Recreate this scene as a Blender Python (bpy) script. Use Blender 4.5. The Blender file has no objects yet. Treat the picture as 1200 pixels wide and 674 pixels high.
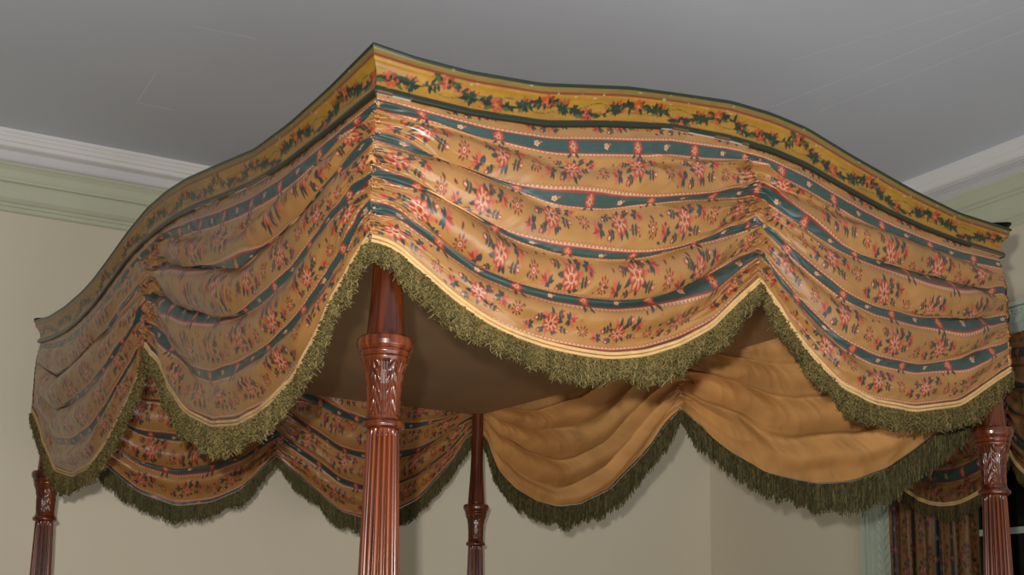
import bpy, math
import numpy as np
from mathutils import Matrix, Vector

ZO = 2.04                      # collar height above the floor; measured coordinates have z = 0 there
rng = np.random.default_rng(7)
SC = bpy.context.scene
COL = SC.collection

# ------------------------------------------------------------------ helpers
def lin(c):
    c = np.asarray(c, float)
    return np.where(c <= .04045, c / 12.92, ((c + .055) / 1.055) ** 2.4)
def rgb(r, g, b): return tuple(lin(np.array([r, g, b]) / 255.0))

def mesh_from(name, V, F, mat, parent=None, cols=None, smooth=True, mats=None, fmat=None, origin=None):
    """V (n,3) measured coords, F (m,4) or (m,3) int, cols (n,3) linear"""
    V = np.asarray(V, np.float64).copy(); V[:, 2] += ZO
    if parent is not None:
        o_loc = np.zeros(3)
        p = parent; base = np.zeros(3)
        while p is not None:
            base += np.array(p.location); p = p.parent
        V -= base; loc = (0, 0, 0)
    else:
        if origin is None: origin = np.array([V[:, 0].mean(), V[:, 1].mean(), V[:, 2].min()])
        V -= np.array(origin); loc = tuple(origin)
    F = np.asarray(F, np.int32); k = F.shape[1]
    me = bpy.data.meshes.new(name)
    me.vertices.add(len(V)); me.vertices.foreach_set('co', V.astype(np.float32).ravel())
    me.loops.add(F.size); me.loops.foreach_set('vertex_index', F.ravel())
    me.polygons.add(len(F))
    me.polygons.foreach_set('loop_start', np.arange(0, F.size, k, dtype=np.int32))
    me.polygons.foreach_set('use_smooth', np.full(len(F), smooth, dtype=bool))
    me.update(calc_edges=True); me.validate()
    if cols is not None:
        a = me.color_attributes.new('paint', 'FLOAT_COLOR', 'POINT')
        C4 = np.ones((len(V), 4), np.float32); C4[:, :3] = cols
        a.data.foreach_set('color', C4.ravel())
    for m in (mats or [mat]): me.materials.append(m)
    if fmat is not None: me.polygons.foreach_set('material_index', np.asarray(fmat, np.int32))
    o = bpy.data.objects.new(name, me); COL.objects.link(o)
    o.location = loc
    if parent is not None: o.parent = parent
    return o

def grid_faces(ny, nx, flip=False, wrap=False):
    i = np.arange(ny - 1)[:, None]; j = np.arange(nx if wrap else nx - 1)[None, :]
    j2 = (j + 1) % nx
    a = i * nx + j; b = i * nx + j2; c = (i + 1) * nx + j2; d = (i + 1) * nx + j
    F = np.stack([a, b, c, d], -1).reshape(-1, 4)
    return F[:, ::-1] if flip else F

class MB:
    """collects quads for one mesh"""
    def __init__(s): s.V = []; s.F = []; s.M = []; s.n = 0
    def add(s, V, F, m=0):
        V = np.asarray(V, float).reshape(-1, 3); F = np.asarray(F, int)
        s.V.append(V); s.F.append(F + s.n); s.M.append(np.full(len(F), m)); s.n += len(V)
    def box(s, x0, x1, y0, y1, z0, z1, m=0):
        V = [(x, y, z) for x in (x0, x1) for y in (y0, y1) for z in (z0, z1)]
        s.add(V, [(0, 1, 3, 2), (4, 6, 7, 5), (0, 4, 5, 1), (2, 3, 7, 6), (0, 2, 6, 4), (1, 5, 7, 3)], m)
    def extrude(s, prof, a, b, m=0, closed=True):
        """prof list of (p,q) -> points, a/b functions mapping (p,q)->xyz at both ends"""
        A = [a(*p) for p in prof]; B = [b(*p) for p in prof]; n = len(prof)
        F = [(i, (i + 1) % n, n + (i + 1) % n, n + i) for i in range(n if closed else n - 1)]
        s.add(A + B, F, m)
    def build(s, name, mat, parent=None, smooth=False, mats=None, xf=None, origin=None):
        V = np.concatenate(s.V)
        if xf is not None: V = xf(V)
        o = mesh_from(name, V, np.concatenate(s.F), mat, parent, smooth=smooth, mats=mats,
                      fmat=np.concatenate(s.M) if mats else None, origin=origin)
        return o

def empty(name, loc, label=None, cat=None, group=None):
    o = bpy.data.objects.new(name, None); COL.objects.link(o); o.location = loc
    o.empty_display_size = .1
    tag(o, label, cat, group); return o
def tag(o, label=None, cat=None, group=None, kind=None):
    if label: o['label'] = label
    if cat: o['category'] = cat
    if group: o['group'] = group
    if kind: o['kind'] = kind
    return o

def smoothstep(x, a=0., b=1.):
    t = np.clip((x - a) / (b - a), 0, 1); return t * t * (3 - 2 * t)

class Noise2:
    """smooth value noise on a lattice"""
    def __init__(s, seed): s.g = np.random.default_rng(seed).uniform(-1, 1, (97, 89))
    def __call__(s, x, y):
        x, y = np.broadcast_arrays(x, y)
        xi = np.floor(x).astype(int); yi = np.floor(y).astype(int); fx = x - xi; fy = y - yi
        fx = fx ** 3 * (fx * (6 * fx - 15) + 10); fy = fy ** 3 * (fy * (6 * fy - 15) + 10)
        g = s.g; a = g[xi % 97, yi % 89]; b = g[(xi + 1) % 97, yi % 89]
        c = g[xi % 97, (yi + 1) % 89]; d = g[(xi + 1) % 97, (yi + 1) % 89]
        return (a * (1 - fx) + b * fx) * (1 - fy) + (c * (1 - fx) + d * fx) * fy
NZ = [Noise2(i + 11) for i in range(12)]

def curve(pts, cusps=(), win=.03):
    """smooth interpolation through (s, z) points, keeping the cusps sharp"""
    P = np.array(sorted(pts)); xs = np.linspace(P[0, 0], P[-1, 0], 1500)
    br = [P[0, 0]] + [c for c in cusps if P[0, 0] < c < P[-1, 0]] + [P[-1, 0]]
    out = np.interp(xs, P[:, 0], P[:, 1]); dx = xs[1] - xs[0]; n = max(1, int(win / dx))
    res = out.copy()
    for a, b in zip(br[:-1], br[1:]):
        m = (xs >= a - 1e-9) & (xs <= b + 1e-9); y = out[m]
        if len(y) < 3: continue
        k = np.hanning(2 * n + 3)[1:-1]; k /= k.sum()
        l = 2 * y[0] - y[1:n + 1][::-1]; r = 2 * y[-1] - y[-n - 1:-1][::-1]
        res[m] = np.convolve(np.concatenate([l, y, r]), k, 'valid')[:len(y)]
    return lambda s: np.interp(s, xs, res)

# ------------------------------------------------------------------ materials
def nodemat(name):
    m = bpy.data.materials.new(name); m.use_nodes = True; nt = m.node_tree
    b = nt.nodes['Principled BSDF']; return m, nt, b
def N(nt, t, **kw):
    n = nt.nodes.new(t)
    for k, v in kw.items():
        if k.startswith('i_'): n.inputs[k[2:].replace('_', ' ')].default_value = v
        else: setattr(n, k, v)
    return n
def bumped(nt, b, scale, strength, dist=.002, coords='Object', detail=3, stretch=None):
    tc = N(nt, 'ShaderNodeTexCoord'); nz = N(nt, 'ShaderNodeTexNoise'); nz.inputs['Scale'].default_value = scale
    nz.inputs['Detail'].default_value = detail
    src = tc.outputs[coords]
    if stretch:
        mp = N(nt, 'ShaderNodeMapping'); mp.inputs['Scale'].default_value = stretch
        nt.links.new(src, mp.inputs[0]); src = mp.outputs[0]
    nt.links.new(src, nz.inputs['Vector'])
    bp = N(nt, 'ShaderNodeBump'); bp.inputs['Strength'].default_value = strength; bp.inputs['Distance'].default_value = dist
    nt.links.new(nz.outputs['Fac'], bp.inputs['Height']); nt.links.new(bp.outputs[0], b.inputs['Normal'])
    return nz
def plain(name, c, rough=.6, spec=.4, var=.06, scale=6., bump=None, coat=0, stretch=None):
    m, nt, b = nodemat(name)
    tc = N(nt, 'ShaderNodeTexCoord'); nz = N(nt, 'ShaderNodeTexNoise'); nz.inputs['Scale'].default_value = scale
    nz.inputs['Detail'].default_value = 5
    src = tc.outputs['Object']
    if stretch:
        mp = N(nt, 'ShaderNodeMapping'); mp.inputs['Scale'].default_value = stretch
        nt.links.new(src, mp.inputs[0]); src = mp.outputs[0]
    nt.links.new(src, nz.inputs['Vector'])
    mx = N(nt, 'ShaderNodeMix', data_type='RGBA')
    c = np.array(c)
    mx.inputs[6].default_value = (*(c * (1 - var)), 1); mx.inputs[7].default_value = (*np.minimum(c * (1 + var), 1), 1)
    rp = N(nt, 'ShaderNodeMapRange'); rp.inputs[1].default_value = .3; rp.inputs[2].default_value = .7
    nt.links.new(nz.outputs['Fac'], rp.inputs[0]); nt.links.new(rp.outputs[0], mx.inputs[0])
    nt.links.new(mx.outputs[2], b.inputs['Base Color'])
    b.inputs['Roughness'].default_value = rough; b.inputs['Specular IOR Level'].default_value = spec
    b.inputs['Coat Weight'].default_value = coat; b.inputs['Coat Roughness'].default_value = .12
    if bump: bumped(nt, b, *bump)
    return m
def painted(name, rough, spec=.5, coat=0, coat_rough=.15, sheen=0, bump=None, sat=1., gain=1.):
    m, nt, b = nodemat(name)
    at = N(nt, 'ShaderNodeAttribute', attribute_name='paint')
    tc = N(nt, 'ShaderNodeTexCoord'); nz = N(nt, 'ShaderNodeTexNoise'); nz.inputs['Scale'].default_value = 9
    nt.links.new(tc.outputs['Object'], nz.inputs['Vector'])
    mr = N(nt, 'ShaderNodeMapRange'); mr.inputs[1].default_value = .3; mr.inputs[2].default_value = .7
    mr.inputs[3].default_value = .9 * gain; mr.inputs[4].default_value = 1.08 * gain
    nt.links.new(nz.outputs['Fac'], mr.inputs[0])
    hs = N(nt, 'ShaderNodeHueSaturation'); hs.inputs['Saturation'].default_value = sat
    nt.links.new(at.outputs['Color'], hs.inputs['Color']); nt.links.new(mr.outputs[0], hs.inputs['Value'])
    nt.links.new(hs.outputs[0], b.inputs['Base Color'])
    b.inputs['Roughness'].default_value = rough; b.inputs['Specular IOR Level'].default_value = spec
    b.inputs['Coat Weight'].default_value = coat; b.inputs['Coat Roughness'].default_value = coat_rough
    b.inputs['Sheen Weight'].default_value = sheen
    if bump: bumped(nt, b, *bump)
    return m

M = {}
M['wall'] = plain('cream wall paint', rgb(226, 216, 192), .75, .25, .025, 1.5, (420, .25, .0006))
M['ceiling'] = plain('grey ceiling paint', rgb(214, 219, 229), .8, .2, .03, 1.2, (300, .3, .0006))
M['ceiling_patch'] = plain('lighter ceiling filler', rgb(236, 238, 243), .8, .2, .03, 8)
M['white_trim'] = plain('off-white crown paint', rgb(244, 242, 238), .5, .4, .03, 4)
M['shade_trim'] = plain('shaded crown paint', rgb(228, 226, 225), .5, .4, .03, 4)  # soffit shade put into a slightly greyer crown tone
M['green_trim'] = plain('pale green crown paint', rgb(206, 209, 182), .5, .4, .04, 4)
M['casing'] = plain('pale sage casing paint', rgb(198, 208, 190), .5, .4, .04, 6)
M['glass'] = plain('dark window glass', rgb(20, 24, 22), .06, .6, .05, 4)
M['floor'] = plain('oak floor boards', rgb(120, 86, 56), .35, .5, .25, 3, stretch=(1, 14, 1))
M['fabric'] = painted('glazed floral chintz', .33, .6, .15, .22, 0, (900, .18, .0005), gain=.59, sat=.97)
M['lining'] = painted('tan satin lining', .33, .5, .1, .3, 0, (700, .12, .0005), gain=1.08, sat=.98)
M['fringe'] = painted('olive green fringe yarn', .85, .15, 0, .3, .0, gain=.72)
M['piping'] = plain('cream and tan twisted cord', rgb(200, 162, 108), .5, .4, .12, 60)
M['cornice'] = painted('painted and varnished cornice', .4, .5, .4, .15, 0, (160, .25, .0006), gain=.5)
M['liner'] = plain('taupe canopy cloth', rgb(150, 118, 84), .7, .3, .06, 5, (30, .3, .002))
M['curtain'] = painted('floral curtain cloth', .5, .4, 0, gain=.34)
def wood(name, dark, light, rough, coat):
    m, nt, b = nodemat(name)
    tc = N(nt, 'ShaderNodeTexCoord'); mp = N(nt, 'ShaderNodeMapping'); mp.inputs['Scale'].default_value = (30, 30, 1.6)
    nz = N(nt, 'ShaderNodeTexNoise'); nz.inputs['Scale'].default_value = 2.2; nz.inputs['Detail'].default_value = 8
    nz.inputs['Distortion'].default_value = .6
    nt.links.new(tc.outputs['Object'], mp.inputs[0]); nt.links.new(mp.outputs[0], nz.inputs['Vector'])
    cr = N(nt, 'ShaderNodeValToRGB'); cr.color_ramp.elements[0].position = .35; cr.color_ramp.elements[1].position = .68
    cr.color_ramp.elements[0].color = (*dark, 1); cr.color_ramp.elements[1].color = (*light, 1)
    nt.links.new(nz.outputs['Fac'], cr.inputs[0])
    # darker in the hollows of the carving, lighter on raised parts
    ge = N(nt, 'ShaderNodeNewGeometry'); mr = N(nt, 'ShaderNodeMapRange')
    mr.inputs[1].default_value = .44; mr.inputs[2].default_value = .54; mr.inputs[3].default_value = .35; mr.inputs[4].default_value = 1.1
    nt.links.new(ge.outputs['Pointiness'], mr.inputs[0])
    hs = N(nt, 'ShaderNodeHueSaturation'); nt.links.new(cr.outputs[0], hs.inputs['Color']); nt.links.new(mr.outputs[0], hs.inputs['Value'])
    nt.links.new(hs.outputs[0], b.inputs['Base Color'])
    b.inputs['Roughness'].default_value = rough; b.inputs['Coat Weight'].default_value = coat
    b.inputs['Coat Roughness'].default_value = .1
    return m
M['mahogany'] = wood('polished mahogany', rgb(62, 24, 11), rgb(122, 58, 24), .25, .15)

# ------------------------------------------------------------------ painted patterns
class Canvas:
    """a tileable painted design; units metres, wraps in both directions"""
    def __init__(s, w, h, res, bg):
        s.w, s.h, s.res = w, h, res; s.nx = int(round(w / res)); s.ny = int(round(h / res))
        s.a = np.empty((s.ny, s.nx, 3)); s.a[:] = bg
        s.x = (np.arange(s.nx) + .5) * w / s.nx; s.y = (np.arange(s.ny) + .5) * h / s.ny
    def stamp(s, cx, cy, R, fn, col, op=1.):
        k = int(R / s.res) + 2; ix = int(cx / s.res); iy = int(cy / s.res)
        I = np.arange(ix - k, ix + k + 1); J = np.arange(iy - k, iy + k + 1)
        X = (I + .5) * s.res - cx; Y = (J + .5) * s.res - cy
        Xg, Yg = np.meshgrid(X, Y); m = np.clip(.5 - fn(Xg, Yg) / s.res, 0, 1) * op
        jj = (J % s.ny)[:, None]; ii = (I % s.nx)[None, :]
        s.a[jj, ii] = s.a[jj, ii] * (1 - m[..., None]) + np.array(col) * m[..., None]
    def ell(s, cx, cy, a, b, ang, col, op=1.):
        c, sn = math.cos(ang), math.sin(ang)
        def f(X, Y):
            u = (X * c + Y * sn) / a; v = (-X * sn + Y * c) / b
            r = np.sqrt(u * u + v * v); return (r - 1) * min(a, b)
        s.stamp(cx, cy, max(a, b), f, col, op)
    def leaf(s, cx, cy, L, wd, ang, col, op=1.):
        """pointed leaf starting at cx,cy going along ang"""
        c, sn = math.cos(ang), math.sin(ang)
        def f(X, Y):
            u = X * c + Y * sn; v = -X * sn + Y * c; t = np.clip(u / L, 0, 1)
            h = wd * np.sin(math.pi * t ** .8); d = np.abs(v) - h
            return np.where((u < 0) | (u > L), 1e-2, d)
        s.stamp(cx, cy, L, f, col, op)
    def line(s, pts, w, col):
        for (x0, y0), (x1, y1) in zip(pts[:-1], pts[1:]):
            n = max(2, int(math.hypot(x1 - x0, y1 - y0) / (w * .6)))
            for t in np.linspace(0, 1, n): s.ell(x0 + (x1 - x0) * t, y0 + (y1 - y0) * t, w, w, 0, col)
    def sample(s, u, v):
        """u, v in metres; bilinear"""
        x = u / s.w * s.nx - .5; y = v / s.h * s.ny - .5
        xi = np.floor(x).astype(int); yi = np.floor(y).astype(int); fx = (x - xi)[..., None]; fy = (y - yi)[..., None]
        g = s.a; x0 = xi % s.nx; x1 = (xi + 1) % s.nx; y0 = yi % s.ny; y1 = (yi + 1) % s.ny
        return (g[y0, x0] * (1 - fx) + g[y0, x1] * fx) * (1 - fy) + (g[y1, x0] * (1 - fx) + g[y1, x1] * fx) * fy

TAN = rgb(196, 140, 70); TEAL = rgb(62, 90, 84); RED = rgb(174, 56, 38); CORAL = rgb(212, 102, 62)
CREAM = rgb(232, 184, 138); BLUE = rgb(68, 74, 70); BROWN = rgb(116, 60, 38); PINK = rgb(222, 134, 98)

def paint_chintz():
    P = .09; W = .42; r = np.random.default_rng(3)
    c = Canvas(W, 2 * P, .0006, TAN)
    Xa, Ya = np.meshgrid(c.x, c.y); c.a *= (1 + .07 * NZ[4](Xa * 45, Ya * 110))[..., None]
    def rose(x, y, R, k):
        for i in range(9):                                   # leaf spray round the bloom
            a = i * 2 * math.pi / 9 + r.uniform(-.25, .25)
            c.leaf(x + math.cos(a) * R * .7, y + math.sin(a) * R * .7, R * r.uniform(.6, 1.15), R * .2, a + r.uniform(-.7, .7), BLUE if i % 3 else CORAL)
        for i in range(8):
            a = i * 2 * math.pi / 8 + k
            c.ell(x + math.cos(a) * R * .55, y + math.sin(a) * R * .55, R * .48, R * .34, a, RED)
            c.ell(x + math.cos(a) * R * .58, y + math.sin(a) * R * .58, R * .36, R * .20, a, CORAL if i % 2 else PINK)
            c.leaf(x + math.cos(a) * R * .3, y + math.sin(a) * R * .3, R * .5, R * .06, a, CREAM)
        c.ell(x, y, R * .42, R * .34, k, CREAM); c.ell(x, y, R * .3, R * .24, k, CORAL); c.ell(x + R * .05, y, R * .14, R * .12, 0, RED if k < 1 else BLUE)
    def star(x, y, R):
        for i in range(9):
            a = i * 2 * math.pi / 9
            c.leaf(x + math.cos(a) * R * .55, y + math.sin(a) * R * .55, R * .6, R * .17, a, BROWN if i % 2 else RED)
        c.ell(x, y, R * .48, R * .48, 0, RED); c.ell(x, y, R * .3, R * .3, 0, CREAM); c.ell(x, y, R * .15, R * .15, 0, RED)
    def bud(x, y, a, L):
        c.line([(x, y), (x + math.cos(a) * L, y + math.sin(a) * L)], .0006, BROWN)
        for sgn in (-1, 1):
            for t in (.25, .6): c.leaf(x + math.cos(a) * L * t, y + math.sin(a) * L * t, .008, .0022, a + sgn * 1.0, BLUE)
        X, Y = x + math.cos(a) * L, y + math.sin(a) * L
        c.ell(X, Y, .0042, .0034, a, RED); c.ell(X + .0008, Y, .0026, .0018, a, CREAM if r.random() < .5 else PINK)
    def spray(x, y, a):
        for t in np.linspace(-1, 1, 6):
            c.leaf(x, y, .016 + r.uniform(-.003, .003), .0021, a + t * .9, RED if abs(t) < .5 else CORAL)
        for t in (-1.6, 1.6, 2.3, -2.3): c.leaf(x, y, .011, .0028, a + t, BLUE)
    for row in range(2):
        y0 = row * P; yc = y0 + P / 2                        # stripe centre on y0, flower panel around yc
        off = row * .105
        for k in range(3):
            x = off + k * .14
            rose(x + .0, yc + r.uniform(-.004, .004), .0145 if (k + row) % 2 else .0165, r.uniform(0, 2))
            star(x + .068, yc + r.uniform(-.009, .009), .0105)
            bud(x + .018, yc + .008, r.uniform(-.2, .4), .018); bud(x - .018, yc - .008, math.pi + r.uniform(-.4, .3), .016)
            bud(x + .01, yc - .012, -.5, .014); bud(x - .012, yc + .012, 2.6, .014)
            spray(x + .036, yc - .012, r.uniform(-.5, .9)); spray(x + .099, yc + .012, r.uniform(2, 4))
            for q in range(5):
                c.leaf(x + r.uniform(0, .14), yc + r.uniform(-.024, .024), r.uniform(.005, .010), .0021, r.uniform(0, 6.3), BLUE if q % 2 else BROWN)
            for q in range(4):
                c.ell(x + r.uniform(.02, .13), yc + r.uniform(-.022, .022), .0022, .0018, 0, CORAL if q % 2 else RED)
    for row in range(2):                                     # the teal bands with red scalloped edges
        y0 = row * P; hw = .0104
        yy = (c.y - y0 + P) % (2 * P) - P
        X, Y = np.meshgrid(c.x, yy); ay = np.abs(Y)
        tooth = np.abs(((X / .0084) % 1) - .5) * 2
        lim = hw + .0022 + .0042 * (1 - tooth ** 1.8)
        zone = ay < hw + .0100
        c.a[(ay < lim + .0013) & zone] = RED
        c.a[(ay < lim) & zone] = CREAM
        c.a[ay < hw + .0023] = RED
        c.a[ay < hw] = TEAL
        m2 = ay < hw; c.a[m2] *= (1 + .12 * NZ[0](X[m2] * 160, Y[m2] * 600))[:, None]
        for k in range(6):
            x = row * .04 + k * .07
            if k % 2 == 0:
                for i in range(7):
                    a = i * .9; c.ell(x + math.cos(a) * .006, y0 + math.sin(a) * .0075, .0050, .0042, a, RED)
                for i in range(7):
                    a = i * .9 + .3; c.ell(x + math.cos(a) * .0055, y0 + math.sin(a) * .007, .0030, .0022, a, PINK if i % 2 else CORAL)
                c.ell(x, y0, .0038, .0046, 0, CREAM); c.ell(x, y0, .0020, .0026, 0, RED)
                c.leaf(x + .004, y0 + .012, .012, .003, .9, BLUE); c.leaf(x - .004, y0 + .012, .012, .003, 2.2, BLUE)
            else:
                for i in range(5):
                    a = i * 1.257; c.ell(x + math.cos(a) * .0034, y0 + math.sin(a) * .0034, .0024, .0020, a, CREAM)
                c.ell(x, y0, .0016, .0016, 0, CORAL); c.leaf(x + .004, y0 - .002, .008, .0018, -.3, CORAL)
    return c
CH = paint_chintz()

def paint_cornice():
    """u along the board, v 0..1 over the profile arc from the top bead down to the lower bead (90 mm)"""
    H = .09; W = .78; r = np.random.default_rng(5)
    GOLD = rgb(196, 142, 36); OL = rgb(150, 122, 50); DG = rgb(24, 48, 28); RD = rgb(150, 62, 26); LG = rgb(84, 104, 40); OR = rgb(206, 84, 34)
    c = Canvas(W, H, .0006, GOLD)
    X, Y = np.meshgrid(c.x, c.y)
    c.a *= (1 + .12 * NZ[1](X * 40, Y * 90) + .07 * NZ[2](X * 210, Y * 210))[..., None]
    mid = lambda x: .0555 + .0075 * np.sin(x / W * 2 * math.pi * 4 + .5) + .003 * np.sin(x / W * 2 * math.pi * 9)
    xs = np.linspace(0, W, 260)
    c.line([(x, mid(x)) for x in xs], .0011, DG)
    c.line([(x, .111 - mid(x)) for x in xs], .0006, LG)
    for k in range(16):
        x = (k + .5) * W / 16 + r.uniform(-.01, .01); y = mid(x)
        if k % 2:
            for i in range(11):
                a = i * 2 * math.pi / 11 + r.uniform(-.15, .15)
                c.leaf(x, y, r.uniform(.015, .024) * (1 - .25 * abs(math.sin(a))), .0034, a, DG if i % 4 else LG)
            for i in range(3): c.leaf(x + r.uniform(-.01, .01), y - .006, .010, .0024, -1.2 + i * .5 - math.pi * .15, OR)
        else:
            y += r.uniform(-.004, .006)
            for i in range(7):
                a = i * .9; c.ell(x + math.cos(a) * .0085, y + math.sin(a) * .0066, .0074, .0044, a, OR if i % 3 else RD)
            for i in range(5):
                a = i * 1.3 + .4; c.leaf(x, y, .007, .001, a, rgb(226, 150, 70))
            for sg in (-1, 1):
                c.leaf(x + sg * .009, y, .021, .0048, (0 if sg > 0 else math.pi) + r.uniform(-.5, .5), DG)
                c.leaf(x + sg * .011, y + .004, .016, .0038, (0 if sg > 0 else math.pi) + r.uniform(-.8, .8), LG)
        for q in range(9):
            xx = x + r.uniform(-.03, .03); c.leaf(xx, mid(xx), r.uniform(.009, .016), .0030, r.uniform(0, 6.3), DG)
        for q in range(2):
            xx = x + r.uniform(-.03, .03); c.ell(xx, mid(xx) + r.uniform(-.011, .011), .0032, .0024, r.uniform(0, 3), OR)
    m = Y < .030; c.a[m] = np.array(OL) * (1 + .12 * NZ[3](X[m] * 60, Y[m] * 200))[:, None]
    c.a[(Y > .0275) & (Y < .0325)] = RD
    c.a[Y < .0185] = DG
    m = Y > .0785; c.a[m] = DG
    m = (Y > .0765) & (Y < .0785); c.a[m] = rgb(110, 84, 34)
    for q in range(34):                                      # worn spots showing the pale ground
        x = r.uniform(0, W); y = r.choice([.021, .031, .036, .078]) + r.uniform(-.002, .002)
        c.ell(x, y, r.uniform(.0012, .005), r.uniform(.0006, .0016), 0, rgb(216, 196, 158), .8)
    return c
CO = paint_cornice()

# ------------------------------------------------------------------ the bed
X0, X1, Y0, Y1 = -.036, 1.456, -.018, 2.120
bed = empty('four_poster_bed', ((X0 + X1) / 2, (Y0 + Y1) / 2, 0),
            'carved mahogany four-poster bed with arched painted cornice and floral swagged canopy edged in green fringe', 'bed')

FTOP = [(-.036, .468), (.035, .464), (.133, .466), (.267, .480), (.445, .520), (.566, .537), (.677, .552), (.776, .553), (.865, .545), (.979, .517), (1.153, .480), (1.291, .458), (1.472, .453)]
FBOT = [(-.036, .394), (.046, .395), (.138, .397), (.279, .411), (.40, .440), (.543, .469), (.68, .479), (.79, .478), (.88, .468), (.994, .442), (1.1, .420), (1.215, .404), (1.33, .395), (1.47, .391)]
FHEM = [(-.036, .156), (-.018, .157), (.004, .149), (.042, .125), (.084, .1), (.147, .066), (.208, .047), (.278, .036), (.34, .032), (.407, .033), (.478, .047), (.55, .074), (.628, .118), (.69, .174), (.743, .221), (.785, .189), (.821, .148), (.871, .106), (.903, .084), (.957, .049), (1.043, .025), (1.162, .023), (1.301, .05), (1.414, .113), (1.468, .15)]
LTOP = [(-.018, .468), (.14, .452), (.295, .445), (.454, .449), (.664, .482), (.831, .507), (.96, .517), (1.085, .516), (1.23, .497), (1.376, .468), (1.5, .446), (1.603, .436), (1.78, .432), (1.95, .440), (2.14, .465)]
LBOT = [(-.018, .390), (.139, .385), (.325, .382), (.486, .391), (.64, .410), (.791, .432), (.92, .446), (1.043, .451), (1.15, .449), (1.264, .438), (1.40, .410), (1.539, .383), (1.67, .370), (1.798, .366), (1.95, .374), (2.14, .396)]
LHEM = [(-.018, .156), (0, .148), (.037, .122), (.09, .088), (.135, .055), (.223, -.003), (.35, -.044), (.492, -.058), (.617, -.045), (.754, -.002), (.91, .078), (1.045, .187), (1.153, .106), (1.314, .02), (1.467, -.037), (1.64, -.043), (1.803, -.011), (1.959, .078), (2.063, .16), (2.130, .20)]
RHEM = [(-.018, .15), (.06, .10), (.12, .055), (.181, .022), (.22, .003), (.304, -.036), (.409, -.056), (.522, -.052), (.6, -.035), (.714, -.003), (.836, .059), (.955, .144), (1.048, .209), (1.093, .181), (1.214, .091), (1.375, .008), (1.541, -.022), (1.66, -.020), (1.77, .006), (1.883, .053), (2.008, .131), (2.09, .25), (2.130, .29)]
BHEM = [(-.036, .20), (.03, .16), (.1, .10), (.183, .04), (.269, -.021), (.389, -.054), (.496, -.036), (.596, .014), (.68, .099), (.711, .126), (.775, .076), (.858, .021), (.934, -.035), (1.02, -.052), (1.11, -.035), (1.221, .025), (1.351, .160), (1.427, .27), (1.468, .29)]

SIDES = dict(
    front=dict(B=(X0, Y0), T=(1, 0), Nn=(0, -1), L=X1 - X0, s0=X0, top=curve(FTOP), bot=curve(FBOT), hem=FHEM, mid=.740, seed=1),
    left=dict(B=(X0, Y0), T=(0, 1), Nn=(-1, 0), L=Y1 - Y0, s0=Y0, top=curve(LTOP), bot=curve(LBOT), hem=LHEM, mid=1.045, seed=2),
    right=dict(B=(X1, Y0), T=(0, 1), Nn=(1, 0), L=Y1 - Y0, s0=Y0, top=curve(LTOP), bot=curve(LBOT), hem=RHEM, mid=1.050, seed=3),
    back=dict(B=(X0, Y1), T=(1, 0), Nn=(0, 1), L=X1 - X0, s0=X0, top=curve(FTOP), bot=curve(FBOT), hem=BHEM, mid=.711, seed=4))
for S in SIDES.values(): S['hemf'] = curve(S['hem'], (S['mid'],), .035)

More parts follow.
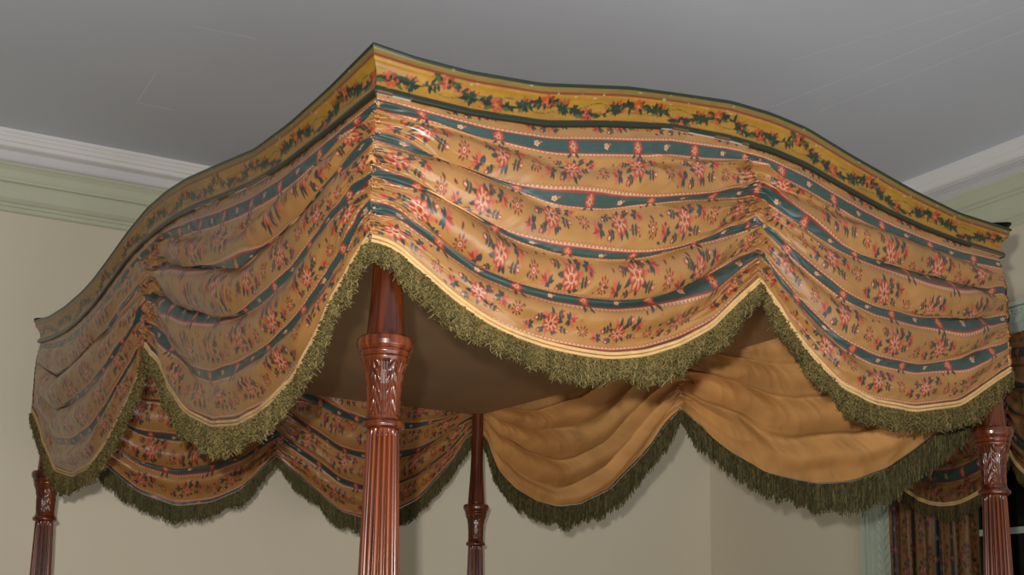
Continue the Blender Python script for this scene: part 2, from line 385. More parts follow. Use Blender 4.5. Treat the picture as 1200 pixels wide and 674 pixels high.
def cloth(S, s, w, corner_keys=('a', 'b')):
    """displaced swag cloth. s (nx,) measured side coordinate, w (ny,1). returns P (ny,nx,3), V (pattern)"""
    s = s[None, :]; sd = S['seed']; n1, n2, n3 = NZ[sd], NZ[sd + 4], NZ[(sd + 7) % 12]
    a, m, b = S['s0'], S['mid'], S['s0'] + S['L']
    z0 = S['bot'](s) + .012; z1 = S['hemf'](s)
    lo = np.where(s < m, a, m); hi = np.where(s < m, m, b); t = (s - lo) / (hi - lo)
    sag = 4 * t * (1 - t)
    da, dm, db = np.abs(s - a), np.abs(s - m), np.abs(s - b)
    dn = np.minimum(np.minimum(da, dm), db)
    edge = smoothstep(np.minimum(da, db), .0, .09)
    # big U-shaped folds hanging from gather to gather
    env = smoothstep(w, .04, .30) * (1 - .5 * smoothstep(w, .86, 1.))
    warp = .9 * n1(s * 2.6 + 3, w * 1.9 + s * 0) + .4 * n2(s * 6.1, w * 2.7 + 9)
    ph = 2 * math.pi * (4.75 * w ** .95 + .34 * warp + .25 * (t - .5) - .30)
    amp = (.0078 + .0060 * smoothstep(dn, .02, .2)) * (.72 + .55 * n3(s * 3.4 + 5, w * 4.2)) * (1.35 if S['name'] == 'right' else 1.)
    fold = amp * env * edge * (np.cos(ph) + .30 * np.cos(2 * ph + 1.1))
    ridge = lambda x: 1 - 2 * np.abs(np.sin(math.pi * x)) ** .8
    # sharper radiating pleats near each gather
    def gath(d, key, reach):
        e = np.exp(-(d / (.17 * reach)) ** 1.5); e2 = np.exp(-(d / (.055 * reach)) ** 1.4); e3 = np.exp(-(d / .03) ** 1.4)
        wig = NZ[key % 12]; ww = w + .25 * wig(w * 3 + 2, d * 6)* .2
        g = .0078 * ridge(8.0 * ww + .7 * wig(w * 5, d * 5 + 1.3)) * e * (.6 + .6 * wig(w * 6 + 9, d * 3))
        g = g + .0036 * ridge(15.0 * ww + .9 * wig(w * 9, d * 12 + 6.3)) * e2
        g = g + .0030 * wig(w * 60, d * 40) * e3 + .0036 * np.sin(2 * math.pi * (27 * w + 1.5 * wig(w * 11, d * 9))) * e3
        return g * smoothstep(w, .05, .17) * (1 - .5 * smoothstep(w, .9, 1.))
    gk = {'front': (5, 8, 6), 'left': (5, 9, 7), 'right': (6, 10, 3), 'back': (7, 2, 3)}[S['name']]
    CW = {'N': (1.1, 1.), 'R': (.6, .12), 'L': (.6, .12), 'F': (.9, .7)}
    ca, cb = {'front': 'NR', 'left': 'NL', 'right': 'RF', 'back': 'LF'}[S['name']]
    g = gath(da, gk[0], CW[ca][0]) * CW[ca][1] + gath(dm, gk[1], 1.1) * 1.1 + gath(db, gk[2], CW[cb][0]) * CW[cb][1]
    belly = .022 * np.sin(math.pi * np.clip(w, 0, 1) ** .85) * (sag ** .6) + .007 * smoothstep(w, 0, .25)
    belly = belly + .011 * np.exp(-(dm / .03) ** 2) * smoothstep(w, .1, .5) + .004 * smoothstep(w, .1, .5) * np.exp(-(da / .05) ** 2)
    fine = .0014 * n2(s * 20, w * 7 + 3) * smoothstep(w, .05, .2) + .0007 * n3(s * 60 + w * 30, w * 22)
    d = .005 + belly + fold + g + fine * edge
    lift = -(.9 if S['name'] == 'right' else 1.5) * amp * env * edge * np.sin(ph + .35) * smoothstep(dn, .0, .12)             # folds lap over one another
    z = z0 + (z1 - z0) * w + lift * np.sin(math.pi * w)
    kx = 1 - smoothstep(da, 0, .05); ky = 1 - smoothstep(db, 0, .05)
    sx = s - d * kx + d * ky
    # cloth drawn sideways by folds
    sx = sx + .004 * n1(s * 9 + 20, w * 6) * smoothstep(dn, 0, .05)
    Bx, By = S['B']; Tx, Ty = S['T']; Nx, Ny = S['Nn']
    u = sx - S['s0']
    P = np.stack([Bx + Tx * u + Nx * d, By + Ty * u + Ny * d, z + 0 * d], -1)
    wc = np.interp(w, [0, .12, .34, .57, .81, 1.0], [0, .12, .34, .57, .81, 1.02])
    pin = np.exp(-(dn / .05) ** 1.3)
    V = (wc - .12) / .228 * .09 + .010 * pin * NZ[9](s * 30, w * 9) * smoothstep(w, .1, .25) + .0045 * n1(s * 2.3, w * 2 + 40) * smoothstep(w, .15, .4)
    U = s + .030 * np.tanh((s - m) / .03) + .012 * n2(s * 2.5, w * 2) + .02 * (w - .5) * (1 - sag)
    return P, np.broadcast_to(U + 0 * w, d.shape), np.broadcast_to(V + 0 * s, d.shape), d
for k, S in SIDES.items(): S['name'] = k

def tube(path, r, seg=8, taper=None):
    """path (n,3) -> V,F tube"""
    n = len(path); T = np.gradient(path, axis=0); T /= np.linalg.norm(T, axis=1)[:, None] + 1e-12
    up = np.array([.123, .217, .96]); A = np.cross(T, up); A /= np.linalg.norm(A, axis=1)[:, None] + 1e-12; Bn = np.cross(T, A)
    th = np.arange(seg) * 2 * math.pi / seg
    rr = np.full(n, r) if taper is None else r * taper
    V = path[:, None] + (A[:, None] * np.cos(th)[None, :, None] + Bn[:, None] * np.sin(th)[None, :, None]) * rr[:, None, None]
    return V.reshape(-1, 3), grid_faces(n, seg, wrap=True)

def make_fringe(S, s, base, parent, length, curl, dens, seed, inside=0, tint=1.):
    """olive bullion fringe: a netted heading and hundreds of curly hanging strands"""
    r = np.random.default_rng(seed); nn = NZ[seed % 12]
    Nx, Ny = S['Nn']; nrm = np.array([Nx, Ny, 0.]); tan = np.array([S['T'][0], S['T'][1], 0.])
    arc = np.concatenate([[0], np.cumsum(np.linalg.norm(np.diff(base, axis=0), axis=1))])
    Ltot = arc[-1]
    def at(q): return np.stack([np.interp(q, arc, base[:, k]) for k in range(3)], -1)
    def len_at(q): return length * (.86 + .16 * nn(q * 16, 3.1) + .10 * nn(q * 55, 7.7)) * (.62 + .38 * smoothstep(np.minimum(q, Ltot - q), 0, .09))
    # heading: thick wavy band behind the strands
    nx = int(Ltot / .0022); ny = 14; q = np.linspace(0, Ltot, nx); b = at(q); Lq = len_at(q) * (.60 if curl > .5 else .86)
    v = np.linspace(0, 1, ny)[:, None]
    dsp = (.0025 * nn(q[None] * 260, v * 9) + .002 * nn(q[None] * 90, v * 6 + 4))
    jag = 1 + .10 * nn(q[None] * 420, v * 0 + 3) * v
    P = b[None] + np.array([0, 0, -1.]) * (Lq[None] * v * jag)[..., None] + nrm * (dsp - .001)[..., None]
    Vs = [P.reshape(-1, 3)]; Fs = [grid_faces(ny, nx)]
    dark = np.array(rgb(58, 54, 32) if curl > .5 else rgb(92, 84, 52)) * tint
    Cs = [np.tile(dark, (nx * ny, 1)) * (1 + .35 * nn(q[None] * 300, v * 14).reshape(-1, 1))]
    off = nx * ny
    # strands
    n = int(Ltot / dens); npt = 16 if curl > .5 else 8; seg = 3
    q = np.sort(r.uniform(0, Ltot, n)); b = at(q); Ls = len_at(q) * r.uniform(.62, 1.06, n)
    t = np.linspace(0, 1, npt)
    amp = (.0056 if curl > .5 else .0014) * r.uniform(.4, 1.3, n)
    fr = r.uniform(1.8, 5.0, n) * (1. if curl > .5 else .7); p1 = r.uniform(0, 6.3, n); p2 = r.uniform(0, 6.3, n)
    drift = r.normal(0, .0045 if curl > .5 else .002, n)
    tt = t[None]; rise = smoothstep(tt, 0, .35)
    side = amp[:, None] * np.sin(fr[:, None] * 6.28 * tt + p1[:, None]) * rise + drift[:, None] * tt
    outw = amp[:, None] * np.cos(fr[:, None] * 6.28 * tt * 1.1 + p2[:, None]) * rise + (r.uniform(-.002, .006, n))[:, None] * rise
    down = Ls[:, None] * (tt - .045 * np.sin(6.28 * tt * 2 + p1[:, None]) * (curl > .5))
    P = b[:, None] + side[..., None] * tan + outw[..., None] * nrm + down[..., None] * np.array([0, 0, -1.])
    rad = (.00145 if curl > .5 else .0010) * r.uniform(.8, 1.35, n)[:, None] * (1 + .25 * np.sin(tt * 40 + p2[:, None]))
    th = np.arange(seg) * 2 * math.pi / seg
    ring = (np.cos(th)[None, None, :, None] * tan + np.sin(th)[None, None, :, None] * nrm) * rad[:, :, None, None]
    V = (P[:, :, None] + ring).reshape(-1, 3)
    f0 = grid_faces(npt, seg, wrap=True)
    F = (f0[None] + (np.arange(n) * npt * seg)[:, None, None]).reshape(-1, 4) + off
    g = np.array(rgb(152, 134, 82)); g2 = np.array(rgb(82, 74, 44)); k = r.uniform(0, 1, n)[:, None]
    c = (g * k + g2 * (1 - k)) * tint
    Vs.append(V); Fs.append(F); Cs.append(np.repeat(c, npt * seg, axis=0))
    V = np.concatenate(Vs); C = np.concatenate(Cs)
    return mesh_from('fringe', V, np.concatenate(Fs), M['fringe'], parent, cols=np.clip(C, 0, 1))

def faded(col, U, V):
    """slight soiling and fading of the cloth along the side"""
    f = 1 + .05 * NZ[3](U * 5, V * 20) - .0
    return np.clip(col * f[..., None], 0, 1)

def make_swag(key, lo, hi, nx, ny, pat_out, lining, fr_len, curl, dens, seed, piping=True, tint=1.):
    S = SIDES[key]; s = np.linspace(lo, hi, nx); w = np.linspace(0, 1, ny)[:, None]
    P, U, V, d = cloth(S, s, w)
    flip = key in ('left', 'back')
    F = grid_faces(ny, nx, flip=flip)
    root = mesh_from('swag', P.reshape(-1, 3), F, M['fabric'], bed, cols=faded(CH.sample(U, V), U, V).reshape(-1, 3))
    nrm = np.array([S['Nn'][0], S['Nn'][1], 0.])
    if lining:
        lx, ly, off = lining
        s2 = np.linspace(lo, hi, lx); w2 = np.linspace(0, 1, ly)[:, None]
        P2, U2, V2, d2 = cloth(S, s2, w2)
        P2 = P2 - nrm * off
        # small satin crumples
        cr = .0022 * NZ[5](U2 * 14 + w2 * 5, w2 * 8) * smoothstep(w2, .05, .3) + .0012 * (1 - 2 * np.abs(NZ[8](U2 * 26 + w2 * 11, w2 * 9 - U2 * 4))) * smoothstep(NZ[4](U2 * 4, w2 * 3), -.1, .5)
        P2 = P2 + nrm * cr[..., None]
        c2 = np.array(rgb(206, 152, 88)) * (1 + .05 * NZ[6](U2 * 12, w2 * 20))[..., None]
        mesh_from('lining', P2.reshape(-1, 3), grid_faces(ly, lx, flip=not flip), M['lining'], root, cols=c2.reshape(-1, 3))
    hem = P[-1]
    if piping:
        path = hem[::max(1, nx // 260)]
        mb = MB(); v, f = tube(path + nrm * .0035 + np.array([0, 0, .003]), .0033, 8); mb.add(v, f)
        v, f = tube(path + nrm * .0030 + np.array([0, 0, -.0038]), .0030, 8); mb.add(v, f)
        mb.build('piping', M['piping'], root, smooth=True)
    make_fringe(S, s, hem + nrm * (.001) - np.array([0, 0, .003]), root, fr_len, curl, dens, seed, tint=tint)
    return root

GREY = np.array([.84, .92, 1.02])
fs = SIDES['front']; ls = SIDES['left']
make_swag('front', X0, fs['mid'], 820, 400, 1, (160, 70, .007), .058, 1, .00042, 3)
make_swag('front', fs['mid'], X1, 760, 380, 1, (160, 70, .007), .058, 1, .00044, 4)
make_swag('left', Y0, ls['mid'], 700, 360, 1, (160, 70, .007), .060, 1, .00046, 5)
make_swag('left', ls['mid'], Y1, 520, 260, 1, (120, 60, .007), .056, .8, .0005, 6)
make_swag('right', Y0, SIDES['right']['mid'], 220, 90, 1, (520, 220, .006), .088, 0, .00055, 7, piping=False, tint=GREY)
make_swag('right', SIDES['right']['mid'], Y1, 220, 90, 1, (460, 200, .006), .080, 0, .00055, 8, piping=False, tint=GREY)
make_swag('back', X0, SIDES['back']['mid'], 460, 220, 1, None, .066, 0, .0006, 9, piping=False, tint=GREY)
make_swag('back', SIDES['back']['mid'], X1, 460, 220, 1, None, .066, 0, .0006, 10, piping=False, tint=GREY)

# ---- cornice boards: bead, fillet, cove, lower bead, returned underside
PROF = [(-.030, 1.00), (.010, 1.00), (.0155, .985), (.0175, .95), (.0165, .90), (.0145, .875), (.0135, .82), (.0125, .72), (.0110, .665), (.0075, .61),
        (.0035, .52), (.0010, .42), (.0000, .32), (.0000, .22), (.0010, .15), (.0040, .115), (.0058, .07), (.0055, .02), (.0030, -.03), (-.016, -.03)]
def make_cornice(key, nx):
    S = SIDES[key]; pr = np.array(PROF)
    tt = np.concatenate([[0], np.cumsum(np.hypot(np.diff(pr[:, 0]), np.diff(pr[:, 1]) * .073))])
    q = np.linspace(0, 1, 70) * tt[-1]
    e = np.interp(q, tt, pr[:, 0]); h = np.interp(q, tt, pr[:, 1])
    q0 = np.interp(1.0, [0, 1], [tt[1], tt[1]])
    vv = np.clip((q - tt[1] + .004) / (tt[-3] - tt[1] + .004), 0, 1) * .0865 + .001
    s = np.linspace(0, S['L'], nx); sm = S['s0'] + s
    zb = S['bot'](sm); zt = S['top'](sm)
    e = e + .009                                              # stands just outside the cloth
    u = s[None] + e[:, None] * (2 * s[None] / S['L'] - 1)
    z = zb[None] + (zt - zb)[None] * h[:, None]
    Bx, By = S['B']; Tx, Ty = S['T']; Nx, Ny = S['Nn']
    P = np.stack([Bx + Tx * u + Nx * e[:, None], By + Ty * u + Ny * e[:, None], z], -1)
    C = CO.sample(u + S['seed'] * .21, np.broadcast_to(vv[:, None], u.shape).copy())
    under = (h <= -.02)
    C[under] = np.array(rgb(60, 40, 24))
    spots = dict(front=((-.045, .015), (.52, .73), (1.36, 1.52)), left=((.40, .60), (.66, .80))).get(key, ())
    us = u + S['s0']; glint = np.zeros(u.shape, bool)  # glints on the pale tape, painted as off-white stretches of the underside
    for a_, b_ in spots: glint |= (us > a_) & (us < b_)
    C[under[:, None] & glint] = np.array(rgb(235, 228, 215))
    band = (h > -.03 + 1e-6) & (h < .035)
    C[band[:, None] & glint & (NZ[10](u * 30, 0 * u) > -.2)] = np.array(rgb(120, 90, 60))
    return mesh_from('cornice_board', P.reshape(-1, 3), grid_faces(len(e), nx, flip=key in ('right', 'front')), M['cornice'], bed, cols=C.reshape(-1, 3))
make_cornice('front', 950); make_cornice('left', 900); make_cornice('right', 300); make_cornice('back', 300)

# ---- flat cloth ceiling of the canopy
nx, ny = 90, 120
xs = np.linspace(X0 + .004, X1 - .004, nx)[None, :]; ys = np.linspace(Y0 + .004, Y1 - .004, ny)[:, None]
zz = .333 - .010 * np.sin(math.pi * (xs - X0) / (X1 - X0)) * np.sin(math.pi * (ys - Y0) / (Y1 - Y0)) + .0015 * NZ[2](xs * 6, ys * 5)
mesh_from('canopy_ceiling', np.stack([xs + 0 * ys, ys + 0 * xs, zz], -1).reshape(-1, 3), grid_faces(ny, nx, flip=True), M['liner'], bed)
# cloth cover over the tester frame
mb = MB(); mb.box(X0 + .012, X1 - .012, Y0 + .012, Y1 - .012, .372, .380); mb.build('tester_top', M['liner'], bed)

# ---- posts
def post(x, y, hi):
    zf = -ZO
    n = 216 if hi else 108
    def lathe(prof, name, nz, parent, disp=None, nth=n):
        pr = np.array(prof); L = np.concatenate([[0], np.cumsum(np.hypot(np.diff(pr[:, 0]), np.diff(pr[:, 1])))])
        q = np.unique(np.concatenate([np.linspace(0, L[-1], nz), L])); z = np.interp(q, L, pr[:, 1]); rr = np.interp(q, L, pr[:, 0])
        th = np.arange(nth) * 2 * math.pi / nth
        R = rr[:, None] + 0 * th[None]
        if disp: R = R + disp(th[None], z[:, None])
        P = np.stack([x + R * np.cos(th), y + R * np.sin(th), z[:, None] + 0 * R], -1)
        return mesh_from(name, P.reshape(-1, 3), grid_faces(len(z), nth, flip=True, wrap=True), M['mahogany'], parent)
    # the shaft: reeded, slim at the top and swelling downwards, then a turned vase on a square block
    def arcp(pts): return pts
    def reed(th, z):
        e = smoothstep(z, -1.02, -.98) * (1 - smoothstep(z, -.134, -.128))
        c = np.abs(np.sin(th * 9)); return e * (-.0056 * (1 - c ** .6)) * (1.15 + .5 * smoothstep(-z, .1, .8))
    shaft = [(.0001, -.125), (.0245, -.127), (.0252, -.14), (.0268, -.20), (.031, -.36), (.0345, -.60), (.037, -.85), (.038, -.98),
             (.041, -1.0), (.044, -1.02), (.041, -1.04), (.030, -1.06), (.027, -1.09), (.036, -1.13), (.049, -1.20), (.052, -1.27), (.045, -1.35), (.034, -1.40), (.042, -1.42), (.046, -1.45), (.0001, -1.455)]
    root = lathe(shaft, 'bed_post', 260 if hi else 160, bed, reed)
    cap = [(.0001, -.006), (.030, -.008), (.0375, -.018), (.0350, -.026), (.0300, -.040), (.0275, -.060), (.0262, -.085), (.0262, -.106), (.0272, -.112),
           (.0290, -.114), (.0325, -.117), (.0332, -.121), (.0322, -.125), (.0285, -.127), (.0001, -.128)]
    def carve(th, z):
        zz = (-z - .022) / .088; inr = smoothstep(zz, .0, .06) * (1 - smoothstep(zz, .94, 1.))
        k = 6; a = (th * k / (2 * math.pi)) % 1 - .5; aa = np.abs(a) * 2           # 0 at leaf axis, 1 between leaves
        wd = .80 * (1 - .25 * zz)
        rim = np.exp(-((aa - wd) / .07) ** 2)
        rib = np.exp(-(aa / .06) ** 2)
        vein = .5 + .5 * np.cos(2 * math.pi * (4.3 * zz - 1.15 * aa + .2)); vein = vein ** 1.5 * np.exp(-((aa - .34) / .26) ** 4)
        return inr * (.0016 * rim + .0014 * rib + .0022 * vein - .0022 + .0012 * smoothstep(aa, .9, 1.))
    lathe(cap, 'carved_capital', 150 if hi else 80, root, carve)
    ring = [(.0001, .0175), (.0290, .0175), (.0310, .0165), (.0400, .0155), (.0432, .0120), (.0444, .0060), (.0436, .0000), (.0410, -.0050), (.0385, -.0075), (.0392, -.0100),
            (.0372, -.0150), (.0300, -.0175), (.0001, -.018)]
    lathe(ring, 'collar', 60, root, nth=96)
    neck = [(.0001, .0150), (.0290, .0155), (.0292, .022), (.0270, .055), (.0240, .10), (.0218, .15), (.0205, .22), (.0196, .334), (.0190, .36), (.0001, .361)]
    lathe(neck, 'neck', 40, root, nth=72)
    mb = MB(); b = .042
    V = []
    for (hb, z) in ((.036, -1.45), (.042, -1.458), (.042, -1.90), (.036, -1.915), (.030, -1.93), (.033, -2.04)):
        V += [(x - hb, y - hb, z), (x + hb, y - hb, z), (x + hb, y + hb, z), (x - hb, y + hb, z)]
    mb.add(V, np.concatenate([grid_faces(6, 4, flip=True, wrap=True), [(0, 1, 2, 3), (23, 22, 21, 20)]]))
    mb.build('foot_block', M['mahogany'], root)
    return root
post(.003, .009, True); post(1.445, .006, True); post(.001, 2.105, False); post(1.440, 2.108, False)
# rails and mattress below the picture, so that the bed stands as a bed
mb = MB()
mb.box(.04, 1.40, -.012, .03, -1.72, -1.55); mb.build('end_rail', M['mahogany'], bed)
mb = MB(); mb.box(.04, 1.40, 2.085, 2.117, -1.72, -1.55); mb.build('end_rail', M['mahogany'], bed)
for xr in (-.018, 1.415):
    mb = MB(); mb.box(xr, xr + .04, .05, 2.07, -1.72, -1.55); mb.build('side_rail', M['mahogany'], bed)
def pillowy(name, x0, x1, y0, y1, z0, z1, mat, parent):
    nu, nv = 60, 24; th = np.linspace(0, 2 * math.pi, nu, endpoint=False)[None]; ph = np.linspace(-math.pi / 2, math.pi / 2, nv)[:, None]
    sg = lambda v, p: np.sign(v) * np.abs(v) ** p
    X = (x0 + x1) / 2 + (x1 - x0) / 2 * sg(np.cos(th), .18) * sg(np.cos(ph), .25)
    Y = (y0 + y1) / 2 + (y1 - y0) / 2 * sg(np.sin(th), .18) * sg(np.cos(ph), .25)
    Z = (z0 + z1) / 2 + (z1 - z0) / 2 * sg(np.sin(ph), .5) + 0 * th
    return mesh_from(name, np.stack([X, Y, Z], -1).reshape(-1, 3), grid_faces(nv, nu, wrap=True), mat, parent)
M['linen'] = plain('ivory coverlet', rgb(226, 216, 192), .8, .2, .04, 10, (200, .3, .001))
pillowy('mattress', .025, 1.42, .035, 2.08, -1.60, -1.36, M['linen'], bed)

# ------------------------------------------------------------------ the room (slightly turned against the bed)
PHI = -.05577
e1 = np.array([math.cos(PHI), math.sin(PHI), 0]); e2 = np.array([-math.sin(PHI), math.cos(PHI), 0])
HC = 1.2367; U1 = 2.828; V1 = 2.809          # inner faces of the far right and far left walls, room coordinates
def rx(V): V = np.asarray(V, float); return V[:, :1] * e1 + V[:, 1:2] * e2 + V[:, 2:] * np.array([[0, 0, 1.]])
UL, VF = -3.6, -3.6
mb = MB(); mb.box(UL, U1 + .15, VF, V1 + .15, HC, HC + .12)
floorz = -ZO
ceil_faces = mb
def strip(pts, w):
    """thin seam of filler on the ceiling, given in bed coordinates"""
    P = np.array(pts, float)
    for (a, b) in zip(P[:-1], P[1:]):
        d = (b - a) / np.linalg.norm(b - a); n = np.array([-d[1], d[0]]) * w / 2
        q = [a + n, b + n, b - n, a - n]
        v = [(np.dot([*p, 0], e1), np.dot([*p, 0], e2), HC - .0008) for p in q]
        ceil_faces.add(v, [(0, 1, 2, 3)], 1)
strip([(.341, 2.225), (.219, 2.235)], .007); strip([(.219, 2.235), (.199, 1.976)], .003); strip([(.183, 1.614), (.363, 1.586)], .004)
strip([(1.907, 1.109), (1.989, .247)], .004); strip([(2.053, 1.049), (2.103, .33)], .004); strip([(1.718, .825), (1.883, .273)], .003)
tag(ceil_faces.build('ceiling', None, mats=[M['ceiling'], M['ceiling_patch']], xf=rx), kind='structure')
mb = MB(); mb.box(UL, U1 + .15, VF, V1 + .15, floorz - .1, floorz)
tag(mb.build('floor', M['floor'], xf=rx), kind='structure')
mb = MB(); mb.box(UL, U1, V1, V1 + .15, floorz, HC)
tag(mb.build('wall_left', M['wall'], xf=rx), kind='structure')
# right wall with the window opening
WL, WR, WT, WB = 1.652, .56, .578, -1.30      # opening: v from WR to WL, z from WB to WT
mb = MB()
mb.box(U1, U1 + .15, WL, V1 + .15, floorz, HC); mb.box(U1, U1 + .15, VF, WR, floorz, HC)
mb.box(U1, U1 + .15, WR, WL, WT, HC); mb.box(U1, U1 + .15, WR, WL, floorz, WB)
tag(mb.build('wall_right', M['wall'], xf=rx), kind='structure')

# crown mouldings: (out from wall, below ceiling)
CROWN_W = [(.120, 0), (.120, .012), (.116, .015), (.116, .024), (.112, .027), (.112, .040), (.106, .043), (.106, .056), (.098, .060)]
CROWN_G = [(.098, .060), (.092, .061), (.082, .066), (.080, .074), (.080, .090), (.076, .096), (.064, .100)]
CROWN_S = [(.064, .100), (.064, .106), (.060, .110), (.052, .122), (.048, .140), (.048, .148), (.054, .150), (.056, .156), (.054, .162), (.044, .165), (.041, .170), (.038, .190),
           (.030, .212), (.020, .224), (.014, .226), (.016, .231), (.016, .237), (.010, .240), (.010, .252), (.004, .255), (.0, .257)]
def crown(idx, wall):
    for pr, mt in ((CROWN_W, 'white_trim'), (CROWN_G, 'shade_trim'), (CROWN_S, 'green_trim')):
        mb = MB()
        if wall == 'left':
            mb.extrude(pr, lambda p, q: (UL, V1 - p, HC - q), lambda p, q: (U1 - p, V1 - p, HC - q), closed=False)
        else:
            mb.extrude(pr, lambda p, q: (U1 - p, VF, HC - q), lambda p, q: (U1 - p, V1 - p, HC - q), closed=False)
            if mt == 'shade_trim':                                # reeded band
                for k in range(5):
                    z = HC - .064 - k * .0066
                    mb.box(U1 - .0835 - .0016 * (4 - k) , U1 - .078, VF, V1 - .09, z - .0045, z)
        tag(mb.build('trim_%d' % idx[0], M[mt], xf=rx), kind='structure'); idx[0] += 1
idx = [1]; crown(idx, 'left'); crown(idx, 'right')

# baseboards, below the picture
mb = MB(); mb.box(UL, U1, V1 - .02, V1, floorz, floorz + .16); tag(mb.build('baseboard_left', M['casing'], xf=rx), kind='structure')
mb = MB(); mb.box(U1 - .02, U1, VF, V1 - .02, floorz, floorz + .16); tag(mb.build('baseboard_right', M['casing'], xf=rx), kind='structure')

# window: carved casing, sash bars, glass
win = empty('window_1', tuple(rx([[U1, (WL + WR) / 2, 0]])[0] + np.array([0, 0, WB + ZO]))); tag(win, kind='structure')
def casing_side(v0, v1):
    mb = MB(); out = U1 - .028
    mb.box(out, U1 + .02, v0, v1, WB - .02, WT)
    for a, b, o in ((0, .016, .012), (.022, .030, .006), (.045, .052, .007), (.150, .157, .007), (.170, .178, .006), (.184, .200, .012)):
        w = (v1 - v0) / .2; mb.box(out - o, out, v0 + a * w, v0 + b * w, WB - .02, WT)
    z = WB                                                     # carved herringbone leaves up the middle
    c = (v0 + v1) / 2; k = 0
    while z < WT - .05:
        for sg in (-1, 1):
            v = [(out, c + sg * .003, z), (out - .007, c + sg * .022, z + .022), (out, c + sg * .042, z + .055), (out - .002, c + sg * .016, z + .042)]
            mb.add(v, [(0, 1, 2, 3)]); mb.add(v[::-1], [(0, 1, 2, 3)])
        z += .034
    mb.box(out - .005, out, c - .003, c + .003, WB, WT)
    return mb.build('casing', M['casing'], win, xf=rx)
casing_side(WL, WL + .2); casing_side(WR - .2, WR)
mb = MB(); out = U1 - .034; v0, v1 = WR - .2, WL + .2
mb.box(out, U1 + .02, v0, v1, WT, WT + .125)
for z0, z1, o in ((0, .010, .010), (.014, .020, .006), (.100, .108, .008), (.112, .125, .020)):
    mb.box(out - o, out, v0 - .0, v1 + .0, WT + z0, WT + z1)
k = v0
while k < v1:                                                  # egg-and-dart rows and a leafy frieze
    for zc in (.026, .094):
        mb.box(out - .007, out, k, k + .012, WT + zc - .005, WT + zc + .005)
    k += .021
k = v0
while k < v1 - .06:
    v = [(out, k, WT + .06), (out - .008, k + .02, WT + .078), (out, k + .055, WT + .062), (out - .003, k + .028, WT + .052)]
    mb.add(v, [(0, 1, 2, 3)]); mb.add(v[::-1], [(0, 1, 2, 3)]); k += .04
mb.build('head_casing', M['casing'], win, xf=rx)
mb = MB()
mb.box(U1 + .03, U1 + .07, WR, WR + .05, WB, WT); mb.box(U1 + .03, U1 + .07, WL - .05, WL, WB, WT)
mb.box(U1 + .03, U1 + .07, WR, WL, WT - .05, WT); mb.box(U1 + .03, U1 + .07, WR, WL, WB, WB + .06); mb.box(U1 + .02, U1 + .07, WR, WL, -.40, -.35)
for v in (1.125, .88, 1.38, .80 - .1): mb.box(U1 + .035, U1 + .062, v - .011, v + .011, WB, WT)
for z in (.27, -.055, -.66, -.95): mb.box(U1 + .035, U1 + .062, WR, WL, z - .011, z + .011)
mb.build('sash', M['casing'], win, xf=rx)
mb = MB(); mb.box(U1 + .046, U1 + .050, WR, WL, WB, WT); mb.build('pane', M['glass'], win, xf=rx)
mb = MB(); mb.box(U1 - .07, U1 + .03, WR - .23, WL + .23, WB - .045, WB); mb.build('sill', M['casing'], win, xf=rx)

# curtain panels
def curtain(va, vb, label, seed):
    nx, ny = 260, 360; v = np.linspace(va, vb, nx)[None]; z = np.linspace(.50, floorz + .02, ny)[:, None]
    t = (v - va) / (vb - va); nn = NZ[seed]
    ph = 2 * math.pi * (6.2 * t + .35 * nn(t * 5, z * .7) + .1 * z)
    d = .026 * np.sin(ph) + .008 * np.sin(2 * ph + 1) + .004 * nn(t * 30, z * 5)
    vv = v + .006 * np.cos(ph)
    arc = v * 1.9
    C = CH.sample(z * .95 + 0 * v, arc * 1.25 + 0 * z)          # stripes run up and down here
    P = np.stack([U1 - .085 - d, vv + 0 * z, z + 0 * v], -1).reshape(-1, 3)
    o = mesh_from('curtain', rx(P), grid_faces(ny, nx), M['curtain'], cols=C.reshape(-1, 3) * .85)
    tag(o, label, 'curtain', 'window curtain panels'); return o
curtain(1.64, 1.27, 'floral striped curtain panel hanging in folds beside the left window casing', 2)
curtain(.94, .57, 'floral striped curtain panel hanging at the far right side of the window', 6)

# window valance: two swags with the same cord and fringe
val = empty('window_valance', tuple(rx([[U1 - .1, 1.1, 0]])[0] + np.array([0, 0, .05 + ZO])),
            'floral striped swagged valance with green fringe hanging across the top of the window', 'valance')
def valance(va, vb, seed):
    nx, ny = 260, 150; t = np.linspace(0, 1, nx)[None]; w = np.linspace(0, 1, ny)[:, None]; nn = NZ[seed]
    v = va + (vb - va) * t; sag = 4 * t * (1 - t)
    hem = .185 - .150 * sag ** .75; z = .575 + (hem - .575) * w
    e = np.exp(-(np.minimum(t, 1 - t) / .12) ** 1.2)
    ph = 2 * math.pi * (6 * w + .35 * nn(t * 3, w * 3))
    d = .014 * np.cos(ph) * w ** .5 * (.5 + .5 * sag) + .006 * np.sin(2 * math.pi * 15 * w) * e + .03 * sag * np.sin(math.pi * w ** .8) + .004 * nn(t * 20, w * 12)
    z = z - .012 * np.sin(ph + .3) * np.sin(math.pi * w)
    P = rx(np.stack([U1 - .125 - d, v + 0 * w, z], -1).reshape(-1, 3))
    C = CH.sample(v * 1.0 + 0 * w, w * .40 + .03 + 0 * t)
    o = mesh_from('swag', P, grid_faces(ny, nx), M['curtain'], val, cols=C.reshape(-1, 3))
    hp = P.reshape(ny, nx, 3)[-1]
    mb = MB()
    for dz in (.003, -.004):
        a, f = tube(hp[::2] - e1 * .004 + np.array([0, 0, dz]), .0038, 8); mb.add(a, f)
    mb.build('piping', M['piping'], o, smooth=True)
    S = dict(Nn=(-e1[0], -e1[1]), T=(e2[0], e2[1]))
    make_fringe(S, None, hp - np.array([0, 0, .004]), o, .062, 0, .0006, seed + 1, tint=.8)
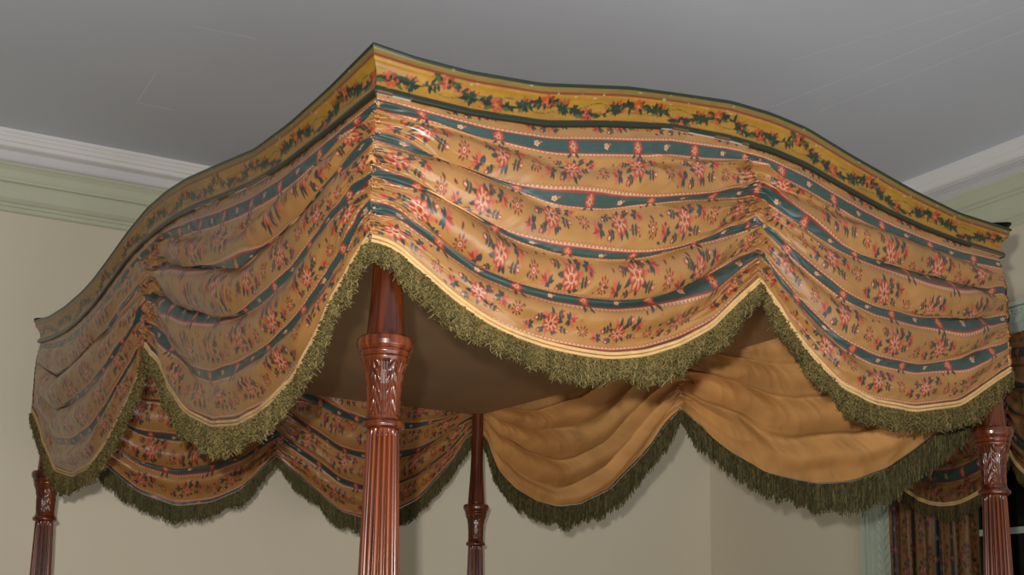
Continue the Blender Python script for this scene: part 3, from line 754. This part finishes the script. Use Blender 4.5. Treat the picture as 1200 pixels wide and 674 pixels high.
valance(1.600, 1.075, 3); valance(1.075, .55, 5)

# ------------------------------------------------------------------ camera
C0 = np.array([-.89378809, -1.75338666, -.43689323])
R_ = np.array([.84049495, -.54164585, .01371178]); U_ = np.array([-.10471038, -.13754965, .98494458]); F_ = np.array([.5316051, .82927671, .17232573])
cam = bpy.data.cameras.new('camera'); co = bpy.data.objects.new('camera', cam); COL.objects.link(co)
mw = Matrix(((R_[0], U_[0], -F_[0], C0[0]), (R_[1], U_[1], -F_[1], C0[1]), (R_[2], U_[2], -F_[2], C0[2] + ZO), (0, 0, 0, 1)))
co.matrix_world = mw
cam.sensor_fit = 'HORIZONTAL'; cam.sensor_width = 36; cam.lens = 1532.316 / 1200 * 36
cam.shift_y = (479.846 - 337) / 1200
cam.clip_start = .05
SC.camera = co

# ------------------------------------------------------------------ light
def area(name, P, target, size, power, col):
    L = bpy.data.lights.new(name, 'AREA'); L.shape = 'SQUARE'; L.size = size; L.energy = power; L.color = col
    o = bpy.data.objects.new(name, L); COL.objects.link(o); o.location = P
    o.rotation_euler = (Vector(target) - Vector(P)).to_track_quat('-Z', 'Y').to_euler(); return o
fp = C0 - R_ * .05 + U_ * .075 + np.array([0, 0, ZO])
L = bpy.data.lights.new('camera_flash', 'SPOT'); L.energy = 232; L.shadow_soft_size = .014; L.spot_size = math.radians(96); L.spot_blend = 1.
L.color = (1, .97, .92)
o = bpy.data.objects.new('camera_flash', L); COL.objects.link(o); o.location = fp
tg = C0 + F_ * 3 + U_ * .45 - R_ * .42 + np.array([0, 0, ZO]); o.rotation_euler = (Vector(tg) - Vector(fp)).to_track_quat('-Z', 'Y').to_euler()
# added area fills behind the camera, raising the room's soft ambient light
area('room_fill', (1.8, -3.3, 1.4), (.6, 2.6, 2.4), 2.2, 8, (1, .98, .95))
area('ceiling_fill', (.2, -3.2, .9), (.1, -2.6, 3.3), 2.4, 72, (.97, .98, 1))  # unseen uplight added to brighten the ceiling
w = bpy.data.worlds.new('world'); SC.world = w; w.use_nodes = True
bg = w.node_tree.nodes['Background']; bg.inputs[0].default_value = (.96, .97, 1, 1); bg.inputs[1].default_value = .12
SC.view_settings.view_transform = 'Standard'
SC.view_settings.look = 'None'
SC.view_settings.exposure = 0
